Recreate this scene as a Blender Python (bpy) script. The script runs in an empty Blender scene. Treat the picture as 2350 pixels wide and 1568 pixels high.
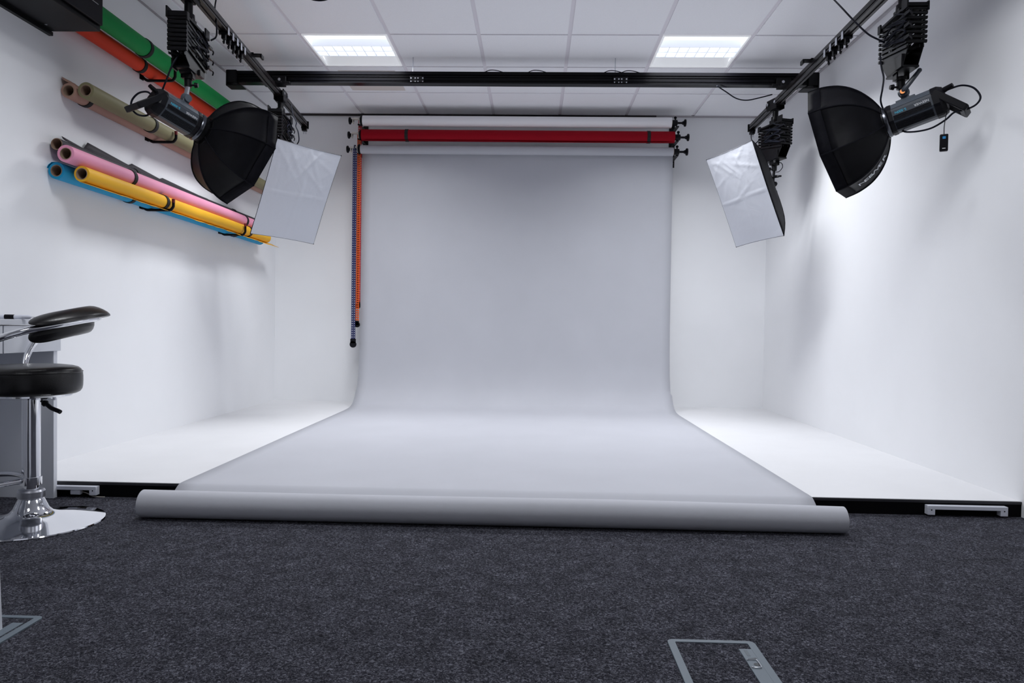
import bpy, math, random
from mathutils import Vector as V, Matrix
import numpy as np
random.seed(7)
PI = math.pi
sc = bpy.context.scene
COL = sc.collection

# ------------------------------------------------------------------ camera
CAMZ = 0.785
FPX, YAW, PITCH, ROLL = 1663.467, .0294, -.0216, .0149
_f0 = V((-math.sin(YAW), math.cos(YAW), 0)); _r0 = V((math.cos(YAW), math.sin(YAW), 0)); _u0 = V((0, 0, 1))
FW = math.cos(PITCH) * _f0 + math.sin(PITCH) * _u0
_up = math.cos(PITCH) * _u0 - math.sin(PITCH) * _f0
RT = math.cos(ROLL) * _r0 + math.sin(ROLL) * _up
UP = math.cos(ROLL) * _up - math.sin(ROLL) * _r0
CAM = V((0, 0, CAMZ))
cd = bpy.data.cameras.new('camera'); cam = bpy.data.objects.new('camera', cd); COL.objects.link(cam)
cd.sensor_fit = 'HORIZONTAL'; cd.sensor_width = 36; cd.lens = FPX / 2350 * 36
cd.clip_start = .05
M = Matrix((RT, UP, -FW)).transposed().to_4x4(); M.translation = CAM
cam.matrix_world = M
sc.camera = cam

def ray(x, y): return FW + RT * ((x - 1175) / FPX) + UP * ((784 - y) / FPX)
def aty(x, y, Y): d = ray(x, y); return CAM + d * (Y / d.y)
def atx(x, y, X): d = ray(x, y); return CAM + d * (X / d.x)
def atz(x, y, z): d = ray(x, y); return CAM + d * ((z - CAMZ) / d.z)

# ------------------------------------------------------------------ mesh helpers
def frame(d):
    d = V(d).normalized()
    a = V((0, 0, 1)) if abs(d.z) < .95 else V((1, 0, 0))
    u = d.cross(a).normalized(); v = u.cross(d).normalized()
    return d, u, v
def smooth_path(P, n=6):
    P = [V(p) for p in P]
    if len(P) < 3: return P
    out = []
    for i in range(len(P) - 1):
        p0 = P[i - 1] if i else P[0] * 2 - P[1]; p1 = P[i]; p2 = P[i + 1]
        p3 = P[i + 2] if i + 2 < len(P) else p2 * 2 - p1
        for k in range(n):
            t = k / n
            out.append(.5 * ((2 * p1) + (p2 - p0) * t + (2 * p0 - 5 * p1 + 4 * p2 - p3) * t * t + (3 * p1 - p0 - 3 * p2 + p3) * t ** 3))
    out.append(P[-1]); return out
class MB:
    def __init__(s): s.v = []; s.f = []
    def add(s, vs, fs):
        o = len(s.v); s.v += [V(p) for p in vs]; s.f += [tuple(i + o for i in f) for f in fs]; return s
    def box(s, c, size, R=None):
        c = V(c); x, y, z = [k / 2 for k in size]; R = R or Matrix.Identity(3)
        vs = [c + R @ V((a * x, b * y, d * z)) for a in (-1, 1) for b in (-1, 1) for d in (-1, 1)]
        return s.add(vs, [(0, 1, 3, 2), (4, 6, 7, 5), (0, 4, 5, 1), (2, 3, 7, 6), (0, 2, 6, 4), (1, 5, 7, 3)])
    def bb(s, x0, x1, y0, y1, z0, z1): return s.box(((x0 + x1) / 2, (y0 + y1) / 2, (z0 + z1) / 2), (abs(x1 - x0), abs(y1 - y0), abs(z1 - z0)))
    def tube(s, P, r, seg=8, n=0, closed=False, caps=True, flat=1.0):
        P = [V(p) for p in P]
        if n: P = smooth_path(P, n)
        N = len(P); vs = []; fs = []; u = None
        for i in range(N):
            if closed: d = P[(i + 1) % N] - P[i - 1]
            else: d = P[min(i + 1, N - 1)] - P[max(i - 1, 0)]
            if d.length < 1e-9: d = V((0, 0, 1))
            d.normalize()
            if u is None: _, u, _v = frame(d)
            else:
                u = u - d * u.dot(d)
                if u.length < 1e-6: _, u, _v = frame(d)
                u.normalize()
            w = d.cross(u)
            rr = r[min(i, len(r) - 1)] if isinstance(r, (list, tuple)) else r
            for k in range(seg):
                a = 2 * PI * k / seg
                vs.append(P[i] + u * (rr * math.cos(a)) + w * (rr * flat * math.sin(a)))
        for i in range(N if closed else N - 1):
            j = (i + 1) % N
            for k in range(seg):
                l = (k + 1) % seg
                fs.append((i * seg + k, i * seg + l, j * seg + l, j * seg + k))
        if caps and not closed:
            fs.append(tuple(range(seg))[::-1]); fs.append(tuple((N - 1) * seg + k for k in range(seg)))
        return s.add(vs, fs)
    def cyl(s, a, b, r, r2=None, seg=16, caps=True):
        return s.tube([a, b], [r, r if r2 is None else r2], seg, caps=caps)
    def lathe(s, prof, o, axis=(0, 0, 1), seg=32, ph=0, close=False):
        o = V(o); d, u, v = frame(axis); vs = []; fs = []
        n = len(prof)
        for (r, h) in prof:
            for k in range(seg):
                a = ph + 2 * PI * k / seg
                vs.append(o + d * h + u * (r * math.cos(a)) + v * (r * math.sin(a)))
        for i in range(n - 1 if not close else n):
            j = (i + 1) % n
            for k in range(seg):
                l = (k + 1) % seg
                fs.append((i * seg + k, i * seg + l, j * seg + l, j * seg + k))
        if not close:
            if prof[0][0] > 1e-5: fs.append(tuple(range(seg))[::-1])
            if prof[-1][0] > 1e-5: fs.append(tuple((n - 1) * seg + k for k in range(seg)))
        return s.add(vs, fs)
    def pipe(s, a, b, ro, ri, seg=32):      # hollow tube with flat ends
        a, b = V(a), V(b); L = (b - a).length
        return s.lathe([(ri, 0), (ro, 0), (ro, L), (ri, L)], a, b - a, seg, close=True)
    def grid(s, G):
        n = len(G); m = len(G[0])
        return s.add([p for row in G for p in row], [(i * m + j, i * m + j + 1, (i + 1) * m + j + 1, (i + 1) * m + j) for i in range(n - 1) for j in range(m - 1)])
    def prism(s, poly, fn0, fn1):            # 2d polygon mapped by two functions
        n = len(poly); vs = [fn0(p) for p in poly] + [fn1(p) for p in poly]
        return s.add(vs, [tuple(range(n))[::-1], tuple(range(n, 2 * n))] + [(i, (i + 1) % n, n + (i + 1) % n, n + i) for i in range(n)])
    def ball(s, c, r, seg=16, sc_=(1, 1, 1)):
        prof = [(r * math.sin(PI * i / 10), -r * math.cos(PI * i / 10)) for i in range(11)]
        prof[0] = (1e-6, -r); prof[-1] = (1e-6, r)
        o = len(s.v); s.lathe(prof, (0, 0, 0), (0, 0, 1), seg)
        for i in range(o, len(s.v)): p = s.v[i]; s.v[i] = V(c) + V((p.x * sc_[0], p.y * sc_[1], p.z * sc_[2]))
        return s

def wloc(o):
    p = V((0, 0, 0))
    while o is not None: p = p + o.location; o = o.parent
    return p
def obj(name, mb, mat, parent=None, ang=35, bevel=0, label=None, local=False, solid=0, subsurf=0):
    me = bpy.data.meshes.new(name)
    off = V((0, 0, 0)) if (parent is None or local) else wloc(parent)
    me.from_pydata([tuple(p - off) for p in mb.v], [], mb.f); me.validate()
    import bmesh
    bm = bmesh.new(); bm.from_mesh(me); bmesh.ops.recalc_face_normals(bm, faces=bm.faces); bm.to_mesh(me); bm.free()
    me.shade_smooth()
    me.set_sharp_from_angle(angle=math.radians(ang))
    me.materials.append(mat)
    o = bpy.data.objects.new(name, me); COL.objects.link(o)
    if parent: o.parent = parent
    if label: o['label'] = label
    if solid:
        m = o.modifiers.new('solid', 'SOLIDIFY'); m.thickness = solid; m.offset = 0
    if bevel:
        m = o.modifiers.new('bevel', 'BEVEL'); m.width = bevel; m.segments = 2; m.limit_method = 'ANGLE'; m.harden_normals = False
    if subsurf:
        m = o.modifiers.new('sub', 'SUBSURF'); m.levels = subsurf; m.render_levels = subsurf
    return o
def tag(o, label, cat, group=None):
    o['label'] = label; o['category'] = cat
    if group: o['group'] = group
    return o
def thing(name, label, cat, loc=(0, 0, 0), group=None):
    o = bpy.data.objects.new(name, None); COL.objects.link(o); o.location = loc; o.empty_display_size = .05
    return tag(o, label, cat, group)
def struct(name, mb, mat, parent=None, **k):
    o = obj(name, mb, mat, parent, **k)
    if parent is None: o['kind'] = 'structure'
    return o
def dup(root, loc, rotz, label, group=None):
    r = root.copy(); COL.objects.link(r); r.location = loc; r.rotation_euler = (0, 0, rotz); r['label'] = label
    if group: r['group'] = group
    for ch in list(root.children):
        c = ch.copy(); COL.objects.link(c); c.parent = r
        for g in list(ch.children):
            d = g.copy(); COL.objects.link(d); d.parent = c
    return r

# ------------------------------------------------------------------ materials
def mat(name, col, rough=.5, metal=0, var=0, vscale=40, bump=0, bscale=200, spec=None, emit=0, ecol=None, sheen=0, coat=0, trans=0):
    m = bpy.data.materials.new(name); m.use_nodes = True
    nt = m.node_tree; b = nt.nodes['Principled BSDF']
    b.inputs['Base Color'].default_value = (*col, 1); b.inputs['Roughness'].default_value = rough; b.inputs['Metallic'].default_value = metal
    if spec is not None: b.inputs['Specular IOR Level'].default_value = spec
    if emit:
        b.inputs['Emission Color'].default_value = (*(ecol or col), 1); b.inputs['Emission Strength'].default_value = emit
    if sheen: b.inputs['Sheen Weight'].default_value = sheen
    if coat: b.inputs['Coat Weight'].default_value = coat
    tc = None
    if var or bump:
        tc = nt.nodes.new('ShaderNodeTexCoord')
    if var:
        n = nt.nodes.new('ShaderNodeTexNoise'); n.inputs['Scale'].default_value = vscale; n.inputs['Detail'].default_value = 4
        nt.links.new(tc.outputs['Object'], n.inputs['Vector'])
        mr = nt.nodes.new('ShaderNodeMapRange'); mr.inputs[1].default_value = .3; mr.inputs[2].default_value = .7
        mr.inputs[3].default_value = 1 - var; mr.inputs[4].default_value = 1 + var
        nt.links.new(n.outputs['Fac'], mr.inputs[0])
        hs = nt.nodes.new('ShaderNodeVectorMath'); hs.operation = 'SCALE'; hs.inputs[0].default_value = col
        nt.links.new(mr.outputs[0], hs.inputs['Scale']); nt.links.new(hs.outputs[0], b.inputs['Base Color'])
    if bump:
        n = nt.nodes.new('ShaderNodeTexNoise'); n.inputs['Scale'].default_value = bscale; n.inputs['Detail'].default_value = 5
        nt.links.new(tc.outputs['Object'], n.inputs['Vector'])
        bp = nt.nodes.new('ShaderNodeBump'); bp.inputs['Strength'].default_value = bump; bp.inputs['Distance'].default_value = .003
        nt.links.new(n.outputs['Fac'], bp.inputs['Height']); nt.links.new(bp.outputs[0], b.inputs['Normal'])
    return m
def carpet_mat():
    m = bpy.data.materials.new('carpet'); m.use_nodes = True; nt = m.node_tree; b = nt.nodes['Principled BSDF']
    tc = nt.nodes.new('ShaderNodeTexCoord')
    warp = nt.nodes.new('ShaderNodeTexNoise'); warp.inputs['Scale'].default_value = 90; warp.inputs['Detail'].default_value = 2
    nt.links.new(tc.outputs['Object'], warp.inputs['Vector'])
    mx = nt.nodes.new('ShaderNodeVectorMath'); mx.operation = 'MULTIPLY_ADD'
    mx.inputs[1].default_value = (.03, .03, .03)
    nt.links.new(warp.outputs['Color'], mx.inputs[0]); nt.links.new(tc.outputs['Object'], mx.inputs[2])
    fine = nt.nodes.new('ShaderNodeTexNoise'); fine.inputs['Scale'].default_value = 150; fine.inputs['Detail'].default_value = 5; fine.inputs['Roughness'].default_value = .62
    nt.links.new(mx.outputs[0], fine.inputs['Vector'])
    big = nt.nodes.new('ShaderNodeTexNoise'); big.inputs['Scale'].default_value = 14; big.inputs['Detail'].default_value = 4
    nt.links.new(tc.outputs['Object'], big.inputs['Vector'])
    r = nt.nodes.new('ShaderNodeValToRGB'); e = r.color_ramp.elements
    e[0].position = .34; e[0].color = (.005, .005, .0085, 1); e[1].position = .70; e[1].color = (.175, .180, .215, 1)
    k = r.color_ramp.elements.new(.5); k.color = (.030, .0298, .039, 1)
    nt.links.new(fine.outputs['Fac'], r.inputs[0])
    mr = nt.nodes.new('ShaderNodeMapRange'); mr.inputs[1].default_value = .3; mr.inputs[2].default_value = .7; mr.inputs[3].default_value = .72; mr.inputs[4].default_value = 1.28
    nt.links.new(big.outputs['Fac'], mr.inputs[0])
    s = nt.nodes.new('ShaderNodeVectorMath'); s.operation = 'SCALE'
    nt.links.new(r.outputs[0], s.inputs[0]); nt.links.new(mr.outputs[0], s.inputs['Scale']); nt.links.new(s.outputs[0], b.inputs['Base Color'])
    b.inputs['Roughness'].default_value = 1; b.inputs['Specular IOR Level'].default_value = .1
    bp = nt.nodes.new('ShaderNodeBump'); bp.inputs['Strength'].default_value = .7; bp.inputs['Distance'].default_value = .004
    nt.links.new(fine.outputs['Fac'], bp.inputs['Height']); nt.links.new(bp.outputs[0], b.inputs['Normal'])
    return m
def chain_mat(name, col):      # beads with clear gaps, striped along z
    m = mat(name, col, .35); nt = m.node_tree; b = nt.nodes['Principled BSDF']
    return m
MW = mat('wall_paint', (.865, .872, .89), .62, var=.012, vscale=3, bump=.05, bscale=350)
MCEIL = mat('ceiling_tile', (.90, .90, .925), .85, var=.03, vscale=260, bump=.12, bscale=420)
MGRID = mat('grid_metal', (.78, .75, .79), .5)
MPLAT = mat('platform_paint', (.71, .712, .728), .5, var=.015, vscale=5)
MFASC = mat('fascia_black', (.003, .003, .004), .6, spec=.06)
MEDGE = mat('edge_black', (.02, .02, .025), .35)
MCARP = carpet_mat()
MGREY = mat('grey_paper', (.46, .468, .508), .75, var=.02, vscale=3, bump=.03, bscale=260, spec=.25)
MWROLL = mat('white_paper', (.88, .87, .89), .7)
MRED = mat('red_paper', (.30, .0025, .012), .65, spec=.12)
MBLK = mat('black_plastic', (.004, .004, .006), .42, spec=.16)
MBLKM = mat('black_metal', (.005, .005, .006), .35, spec=.15, var=.2, vscale=30)
MRAIL = mat('black_anodised', (.002, .002, .003), .2, spec=.12)
MRAILB = mat('black_anodised_brown', (.008, .0065, .007), .28, spec=.25)
MFAB = mat('black_fabric', (.0035, .0035, .005), .5, var=.3, vscale=12, bump=.7, bscale=15, spec=.10)
MFAB2 = mat('black_fabric_band', (.0055, .0055, .008), .7, spec=.06, var=.2, vscale=40, bump=.3, bscale=300)
MLEA = mat('black_leather', (.005, .0045, .005), .30, spec=.4, bump=.12, bscale=320)
MCHR = mat('chrome', (.80, .81, .84), .06, 1)
MSTEEL = mat('steel', (.55, .56, .6), .28, 1)
MDSTL = mat('dark_steel', (.10, .105, .12), .25, 1)
MSTRAP = mat('velcro_strap', (.008, .008, .009), .8)
MKRAFT = mat('cardboard', (.30, .205, .145), .85, var=.1, vscale=60)
MDESK = mat('white_laminate', (.70, .72, .77), .35)
MWHITE = mat('white_plastic', (.70, .72, .80), .4)
MBODY = mat('strobe_shell', (.042, .050, .063), .38, spec=.35, bump=.05, bscale=400)
MBODYL = mat('strobe_panel', (.082, .098, .120), .35, spec=.4)
MBOX = mat('grey_box_plastic', (.115, .145, .175), .5)
MBEIGE = mat('beige_panel', (.70, .64, .60), .7)
MCABLE = mat('cable_rubber', (.004, .005, .011), .5, spec=.15)
MTIPR = mat('red_cap', (.16, .008, .010), .5)
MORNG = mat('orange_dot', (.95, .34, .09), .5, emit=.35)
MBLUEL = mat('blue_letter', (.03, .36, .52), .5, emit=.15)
MWLET = mat('white_letter', (.70, .72, .75), .5)
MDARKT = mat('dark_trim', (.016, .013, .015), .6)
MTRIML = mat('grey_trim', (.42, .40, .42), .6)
MDIFF = None
def diffuser_mat():
    m = mat('white_diffuser', (.66, .68, .735), .72, spec=.3); nt = m.node_tree; b = nt.nodes['Principled BSDF']
    tc = nt.nodes.new('ShaderNodeTexCoord')
    n1 = nt.nodes.new('ShaderNodeTexNoise'); n1.inputs['Scale'].default_value = 7; n1.inputs['Detail'].default_value = 3; n1.inputs['Distortion'].default_value = 1.2
    nt.links.new(tc.outputs['Object'], n1.inputs['Vector'])
    r = nt.nodes.new('ShaderNodeMath'); r.operation = 'SUBTRACT'; r.inputs[1].default_value = .5; nt.links.new(n1.outputs['Fac'], r.inputs[0])
    a = nt.nodes.new('ShaderNodeMath'); a.operation = 'ABSOLUTE'; nt.links.new(r.outputs[0], a.inputs[0])
    bp = nt.nodes.new('ShaderNodeBump'); bp.inputs['Strength'].default_value = .16; bp.inputs['Distance'].default_value = .02
    nt.links.new(a.outputs[0], bp.inputs['Height']); nt.links.new(bp.outputs[0], b.inputs['Normal'])
    return m
MDIFF = diffuser_mat()
MLUM = mat('luminaire_reflector_glow', (.85, .86, .87), .5, emit=1.0, ecol=(.95, .97, 1))  # emission stands in for lamp light bouncing off the near reflector
MLUMD = mat('luminaire_dim_glow', (.80, .81, .82), .5, emit=.28, ecol=(.95, .97, 1))  # weaker emission paints dimmer lamp light on far reflector, frame and housing
MLAMP = mat('luminaire_lamp', (1, 1, 1), .5, emit=3.2, ecol=(.93, .96, 1))
MLOUV = mat('louvre_blade', (.62, .66, .75), .3, 0, emit=.25, ecol=(.9, .93, 1))  # slight emission paints lamp light onto the blades

# ------------------------------------------------------------------ setting
XL, XR, YB, YF, ZC = -2.396, 2.095, 6.65, -3.0, 2.705
struct('floor', MB().bb(XL - .1, XR + .1, YF - .1, YB + .1, -.05, 0), MCARP)
struct('wall_left', MB().bb(XL - .1, XL, YF - .1, YB + .1, 0, ZC + .12), MW)
struct('wall_right', MB().bb(XR, XR + .1, YF - .1, YB + .1, 0, ZC + .12), MW)
struct('wall_back', MB().bb(XL, XR, YB, YB + .1, 0, ZC + .12), MW)
struct('wall_front', MB().bb(XL, XR, YF - .1, YF, 0, ZC + .12), MW)
GX0, GY0 = -1.5917, 4.8172
lum_cells = {(0, 0), (4, 0)}
cb = MB()
for i in range(-2, 7):
    for j in range(-14, 4):
        if (i, j) in lum_cells: continue
        x0 = max(GX0 + .6 * i + .013, XL); x1 = min(GX0 + .6 * (i + 1) - .013, XR)
        y0 = max(GY0 + .6 * j + .011, YF); y1 = min(GY0 + .6 * (j + 1) - .011, YB)
        if x1 - x0 < .01 or y1 - y0 < .01: continue
        cb.bb(x0, x1, y0, y1, ZC, ZC + .02)
cb.bb(XL, XR, YF, YB, ZC + .10, ZC + .12)
ceil = struct('ceiling', cb, MCEIL)
g = MB()
for i in range(-1, 7):
    x = GX0 + .6 * i
    if XL < x < XR: g.bb(x - .014, x + .014, YF, YB, ZC + .006, ZC + .03)
for j in range(-13, 4):
    y = GY0 + .6 * j
    if y < YB: g.bb(XL, XR, y - .012, y + .012, ZC + .0065, ZC + .029)
struct('ceiling_grid', g, MGRID, ceil)
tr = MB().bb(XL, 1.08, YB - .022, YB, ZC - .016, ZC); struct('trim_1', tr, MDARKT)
struct('trim_2', MB().bb(1.08, XR, YB - .018, YB, ZC - .012, ZC), MTRIML)
struct('shade_line_left', MB().bb(XL, XL + .012, YF, YB - .022, ZC - .008, ZC), MTRIML)  # grey strip standing in for the shadow line atop the left wall
struct('trim_4', MB().bb(XR - .016, XR, YF, YB - .02, ZC - .012, ZC), MTRIML)
# raised white stage
PH, PY = .066, 3.15
plat = struct('raised_platform', MB().bb(XL, XR, PY, YB, .0, PH), MPLAT)
struct('platform_fascia', MB().bb(XL, XR, PY - .006, PY, 0, PH - .012), MFASC, plat)
struct('platform_edge_strip', MB().bb(XL, XR, PY - .008, PY + .001, PH - .012, PH - .001), MEDGE, plat)

# ------------------------------------------------------------------ ceiling luminaires
def luminaire(i, label):
    x0 = GX0 + .6 * i + .014; x1 = GX0 + .6 * (i + 1) - .014; y0 = GY0 + .012; y1 = GY0 + .588; z = ZC
    t = thing('ceiling_light', label, 'light', ((x0 + x1) / 2, (y0 + y1) / 2, z), 'recessed ceiling lights')
    f = MB(); w = .012
    f.bb(x0, x1, y0, y0 + w, z - .002, z + .02).bb(x0, x1, y1 - w, y1, z - .002, z + .02).bb(x0, x0 + w, y0 + w + .0002, y1 - w - .0002, z - .002, z + .02).bb(x1 - w, x1, y0 + w + .0002, y1 - w - .0002, z - .002, z + .02)
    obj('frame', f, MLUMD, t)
    h = MB().bb(x0, x1, y0, y1, z + .085, z + .09).bb(x0, x0 + .004, y0, y1, z + .02, z + .09).bb(x1 - .004, x1, y0, y1, z + .02, z + .09)
    h.bb(x0, x1, y0, y0 + .004, z + .02, z + .09).bb(x0, x1, y1 - .004, y1, z + .02, z + .09)
    obj('housing', h, MLUMD, t)
    ya, yb = y0 + .20, y0 + .385
    near = MB().add([(x0 + w, y0 + w, z + .004), (x1 - w, y0 + w, z + .004), (x1 - w, ya, z + .05), (x0 + w, ya, z + .05), (x0 + w, ya - .07, z + .045), (x1 - w, ya - .07, z + .045)], [(0, 1, 5, 4), (4, 5, 2, 3)])
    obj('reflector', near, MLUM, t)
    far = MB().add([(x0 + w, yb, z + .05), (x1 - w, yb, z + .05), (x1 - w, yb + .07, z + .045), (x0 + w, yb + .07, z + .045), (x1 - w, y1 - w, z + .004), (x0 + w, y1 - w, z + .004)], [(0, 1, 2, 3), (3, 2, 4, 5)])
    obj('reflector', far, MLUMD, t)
    obj('lamp', MB().bb(x0 + .02, x1 - .02, ya + .012, yb - .012, z + .06, z + .064), MLAMP, t)
    l = MB()
    for y in (ya, (ya + yb) / 2, yb): l.bb(x0 + w, x1 - w, y - .0025, y + .0025, z + .001, z + .05)
    for k in range(9):
        x = x0 + w + (x1 - x0 - 2 * w) * k / 8; l.bb(x - .002, x + .002, ya, yb, z + .003, z + .05)
    obj('louvre', l, MLOUV, t)
luminaire(0, 'lit square recessed ceiling light on the left, above the left half of the black beam')
luminaire(4, 'lit square recessed ceiling light on the right, above the right half of the black beam')
v0 = (-1.515, 5.505); v1 = (-1.08, 5.957)
vp = thing('ceiling_panel', 'beige square flush panel in the ceiling behind the left part of the beam', 'vent', (-1.3, 5.73, ZC))
obj('frame', MB().bb(v0[0], v1[0], v0[1], v0[1] + .03, ZC - .004, ZC).bb(v0[0], v1[0], v1[1] - .03, v1[1], ZC - .004, ZC).bb(v0[0], v0[0] + .03, v0[1] + .0302, v1[1] - .0302, ZC - .0039, ZC).bb(v1[0] - .03, v1[0], v0[1] + .0302, v1[1] - .0302, ZC - .0039, ZC), MBEIGE, vp)
obj('panel', MB().bb(v0[0] + .03, v1[0] - .03, v0[1] + .03, v1[1] - .03, ZC - .0035, ZC), MBEIGE, vp)

# lamps that do the lighting: the luminaires of the 2.4 m grid (two in view, the rest over and behind the camera)
def area(x, y, w, size=.56, spread=130, z=ZC - .012):
    l = bpy.data.lights.new('ceiling_lamp', 'AREA'); l.shape = 'SQUARE'; l.size = size; l.energy = w; l.color = (.945, .965, 1); l.spread = math.radians(spread)
    o = bpy.data.objects.new('ceiling_lamp', l); COL.objects.link(o); o.location = (x, y, z)
LX = (-1.2917, 1.1083)
POW = {5.117: (37.5, 139), 2.717: (15.2, 152), .317: (8.4, 130), -2.083: (3.6, 130)}
for y, w in POW.items():
    for x in LX: area(x, y, w[0], spread=w[1])
wd = bpy.data.worlds.new('world'); sc.world = wd; wd.use_nodes = True
wd.node_tree.nodes['Background'].inputs[0].default_value = (.8, .84, .92, 1); wd.node_tree.nodes['Background'].inputs[1].default_value = .25

# ------------------------------------------------------------------ ceiling beam and hanging rails
BY, BZ0, BZ1 = 5.2, 2.512, 2.594
bx0, bx1 = -2.215, 1.955
bm_ = thing('ceiling_beam', 'long black ribbed rail beam crossing under the ceiling from wall to wall', 'beam', (-.13, BY, BZ0))
prof = [(0, 0), (.004, .002), (.004, .014), (-.002, .017), (-.002, .020), (.006, .023), (.006, .040), (-.001, .043), (-.001, .047), (.008, .050), (.008, .056), (0, .060), (0, .074), (0, .082), (.07, .082), (.07, 0)]
pb = MB().prism(prof, lambda p: V((bx0, BY + p[0], BZ0 + p[1])), lambda p: V((bx1, BY + p[0], BZ0 + p[1])))
obj('beam', pb, MRAIL, bm_, ang=20)
for x, s in ((bx0, -1), (bx1, 1)):
    e = MB().bb(x - .02, x + .05 if s < 0 else x + .02, BY - .012, BY + .09, BZ0 - .006, BZ1 + .004) if s < 0 else MB().bb(x - .05, x + .02, BY - .012, BY + .09, BZ0 - .006, BZ1 + .004)
    e.bb(x - .02 if s < 0 else x - .09, x + .09 if s < 0 else x + .02, BY - .02, BY + .08, BZ0 - .03, BZ0 - .022)
    e.bb(x - .022 if s < 0 else x + .016, x - .016 if s < 0 else x + .022, BY - .02, BY + .08, BZ0 - .03, BZ1)
    obj('end_bracket', e, MBLKM, bm_, bevel=.003)
for px in (957, 1424):
    c = aty(px, 182, BY).x
    pl = obj('joint_plate', MB().bb(c - .05, c + .05, BY - .003, BY + .006, BZ0 + .006, BZ0 + .05), MBLKM, bm_, bevel=.001)
    for dx in (-.042, -.012, .008, .042):
        for dz in (.010, .033):
            obj('bolt', MB().cyl((c + dx, BY - .007, BZ0 + dz), (c + dx, BY, BZ0 + dz), .0055 if dz > .02 else .004, seg=10), MSTEEL, pl)
    for dx in (-.035,):
        obj('hanging_rod', MB().cyl((c + dx, BY + .03 , BZ1 - .01), (c + dx, BY + .03, ZC), .003, seg=8), MSTEEL, bm_)
for k, px in enumerate((1130, 1230, 1405, 1445)):
    c = aty(px, 165, BY)
    cb_ = MB().tube([(c.x - .06, BY + .02, BZ1 + .002), (c.x - .02, BY + .02, BZ1 + .018), (c.x + .03, BY + .02, BZ1 + .016), (c.x + .08, BY + .02, BZ1 + .002)], .003, 6, 5)
    obj('cable_tie', cb_, MCABLE, bm_)

def rail(P0, P1, label, trolley_ys, side, grp, stop_y):
    P0, P1 = V(P0), V(P1); d = (P1 - P0).normalized(); n = V((d.y, -d.x, 0)); up = V((0, 0, 1))
    t = thing('lighting_rail', label, 'rail', (P0 + P1) / 2)
    pr = [(-.024, 0), (-.024, .010), (-.018, .012), (-.018, .016), (-.024, .018), (-.024, .044), (.024, .044), (.024, .018), (.018, .016), (.018, .012), (.024, .010), (.024, 0), (.008, 0), (.008, .006), (-.008, .006), (-.008, 0)]
    z0 = -.024
    obj('track', MB().prism(pr, lambda p: P0 + n * p[0] + up * (p[1] + z0), lambda p: P1 + n * p[0] + up * (p[1] + z0)), MRAILB, t, ang=20)
    R = Matrix((n, d, up)).transposed()
    def lp(y, a=0, h=0): s = (y - P0.y) / d.y; return P0 + d * s + n * a + up * h
    obj('end_stop', MB().box(lp(P1.y, 0, -.004), (.062, .022, .062), R).box(lp(P1.y - .02, 0, -.045), (.04, .04, .03), R), MBLKM, t, bevel=.002)
    for a in (-.008, .010): obj('stop_screw', MB().cyl(lp(P1.y - .01, a, -.055), lp(P1.y - .01, a, -.082), .005, seg=8), MSTEEL, t)
    # trolley joining the rail to the beam
    c = lp(BY + .035)
    obj('beam_carriage', MB().box(c + V((0, -.02, .024)), (.15, .11, .012)).box(c + V((.05 * side, -.045, .045)), (.10, .02, .05)).box(c + V((.11 * side, -.045, .022)), (.04, .03, .018)), MBLKM, t, bevel=.002)
    obj('bolt', MB().cyl(c + V((.055 * side, -.06, .045)), c + V((.055 * side, -.05, .045)), .010, seg=12), MSTEEL, t)
    s = lp(stop_y, .0, .028)
    obj('rail_clamp', MB().box(s, (.06, .06, .01), R).box(s + n * (.05 * side * (1)) + up * (-.004), (.06, .05, .008), R).box(s + n * (.075 * side) + up * (-.014), (.012, .05, .024), R), MBLKM, t, bevel=.001)
    for y in trolley_ys:
        c = lp(y, .0, -.03)
        k = thing('cable_trolley', grp[1], 'trolley', c, grp[0])
        for q in (1, -1): obj('plate', MB().box(c + n * (.027 * side * q) + up * .010, (.003, .028, .042), R), MSTEEL, k)
        obj('roller', MB().cyl(c - n * .028 + up * .0, c + n * .028 + up * .0, .011, seg=12), MBLK, k)
        obj('hook', MB().box(c + up * -.022, (.022, .024, .026), R).tube([c + up * -.03, c + up * -.045 + d * .006, c + up * -.058, c + up * -.05 - d * .010], .0055, 6, 4), MBLK, k)
    return lp, d
LR = rail((-1.548, 1.0, 2.481), (-1.982, 6.187, 2.481), 'black hanging rail on the left, running toward the back wall under the beam', [4.17, 4.25, 4.33, 4.40, 4.47], 1, ('cable trolleys on the left rail', 'small black cable trolley, one of five bunched on the left hanging rail'), 4.66)
RR = rail((1.663, 1.0, 2.481), (1.806, 6.187, 2.481), 'black hanging rail on the right, running toward the back wall under the beam', [4.20, 4.29, 4.38, 4.47], -1, ('cable trolleys on the right rail', 'small black cable trolley, one of four bunched on the right hanging rail'), 4.72)

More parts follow.
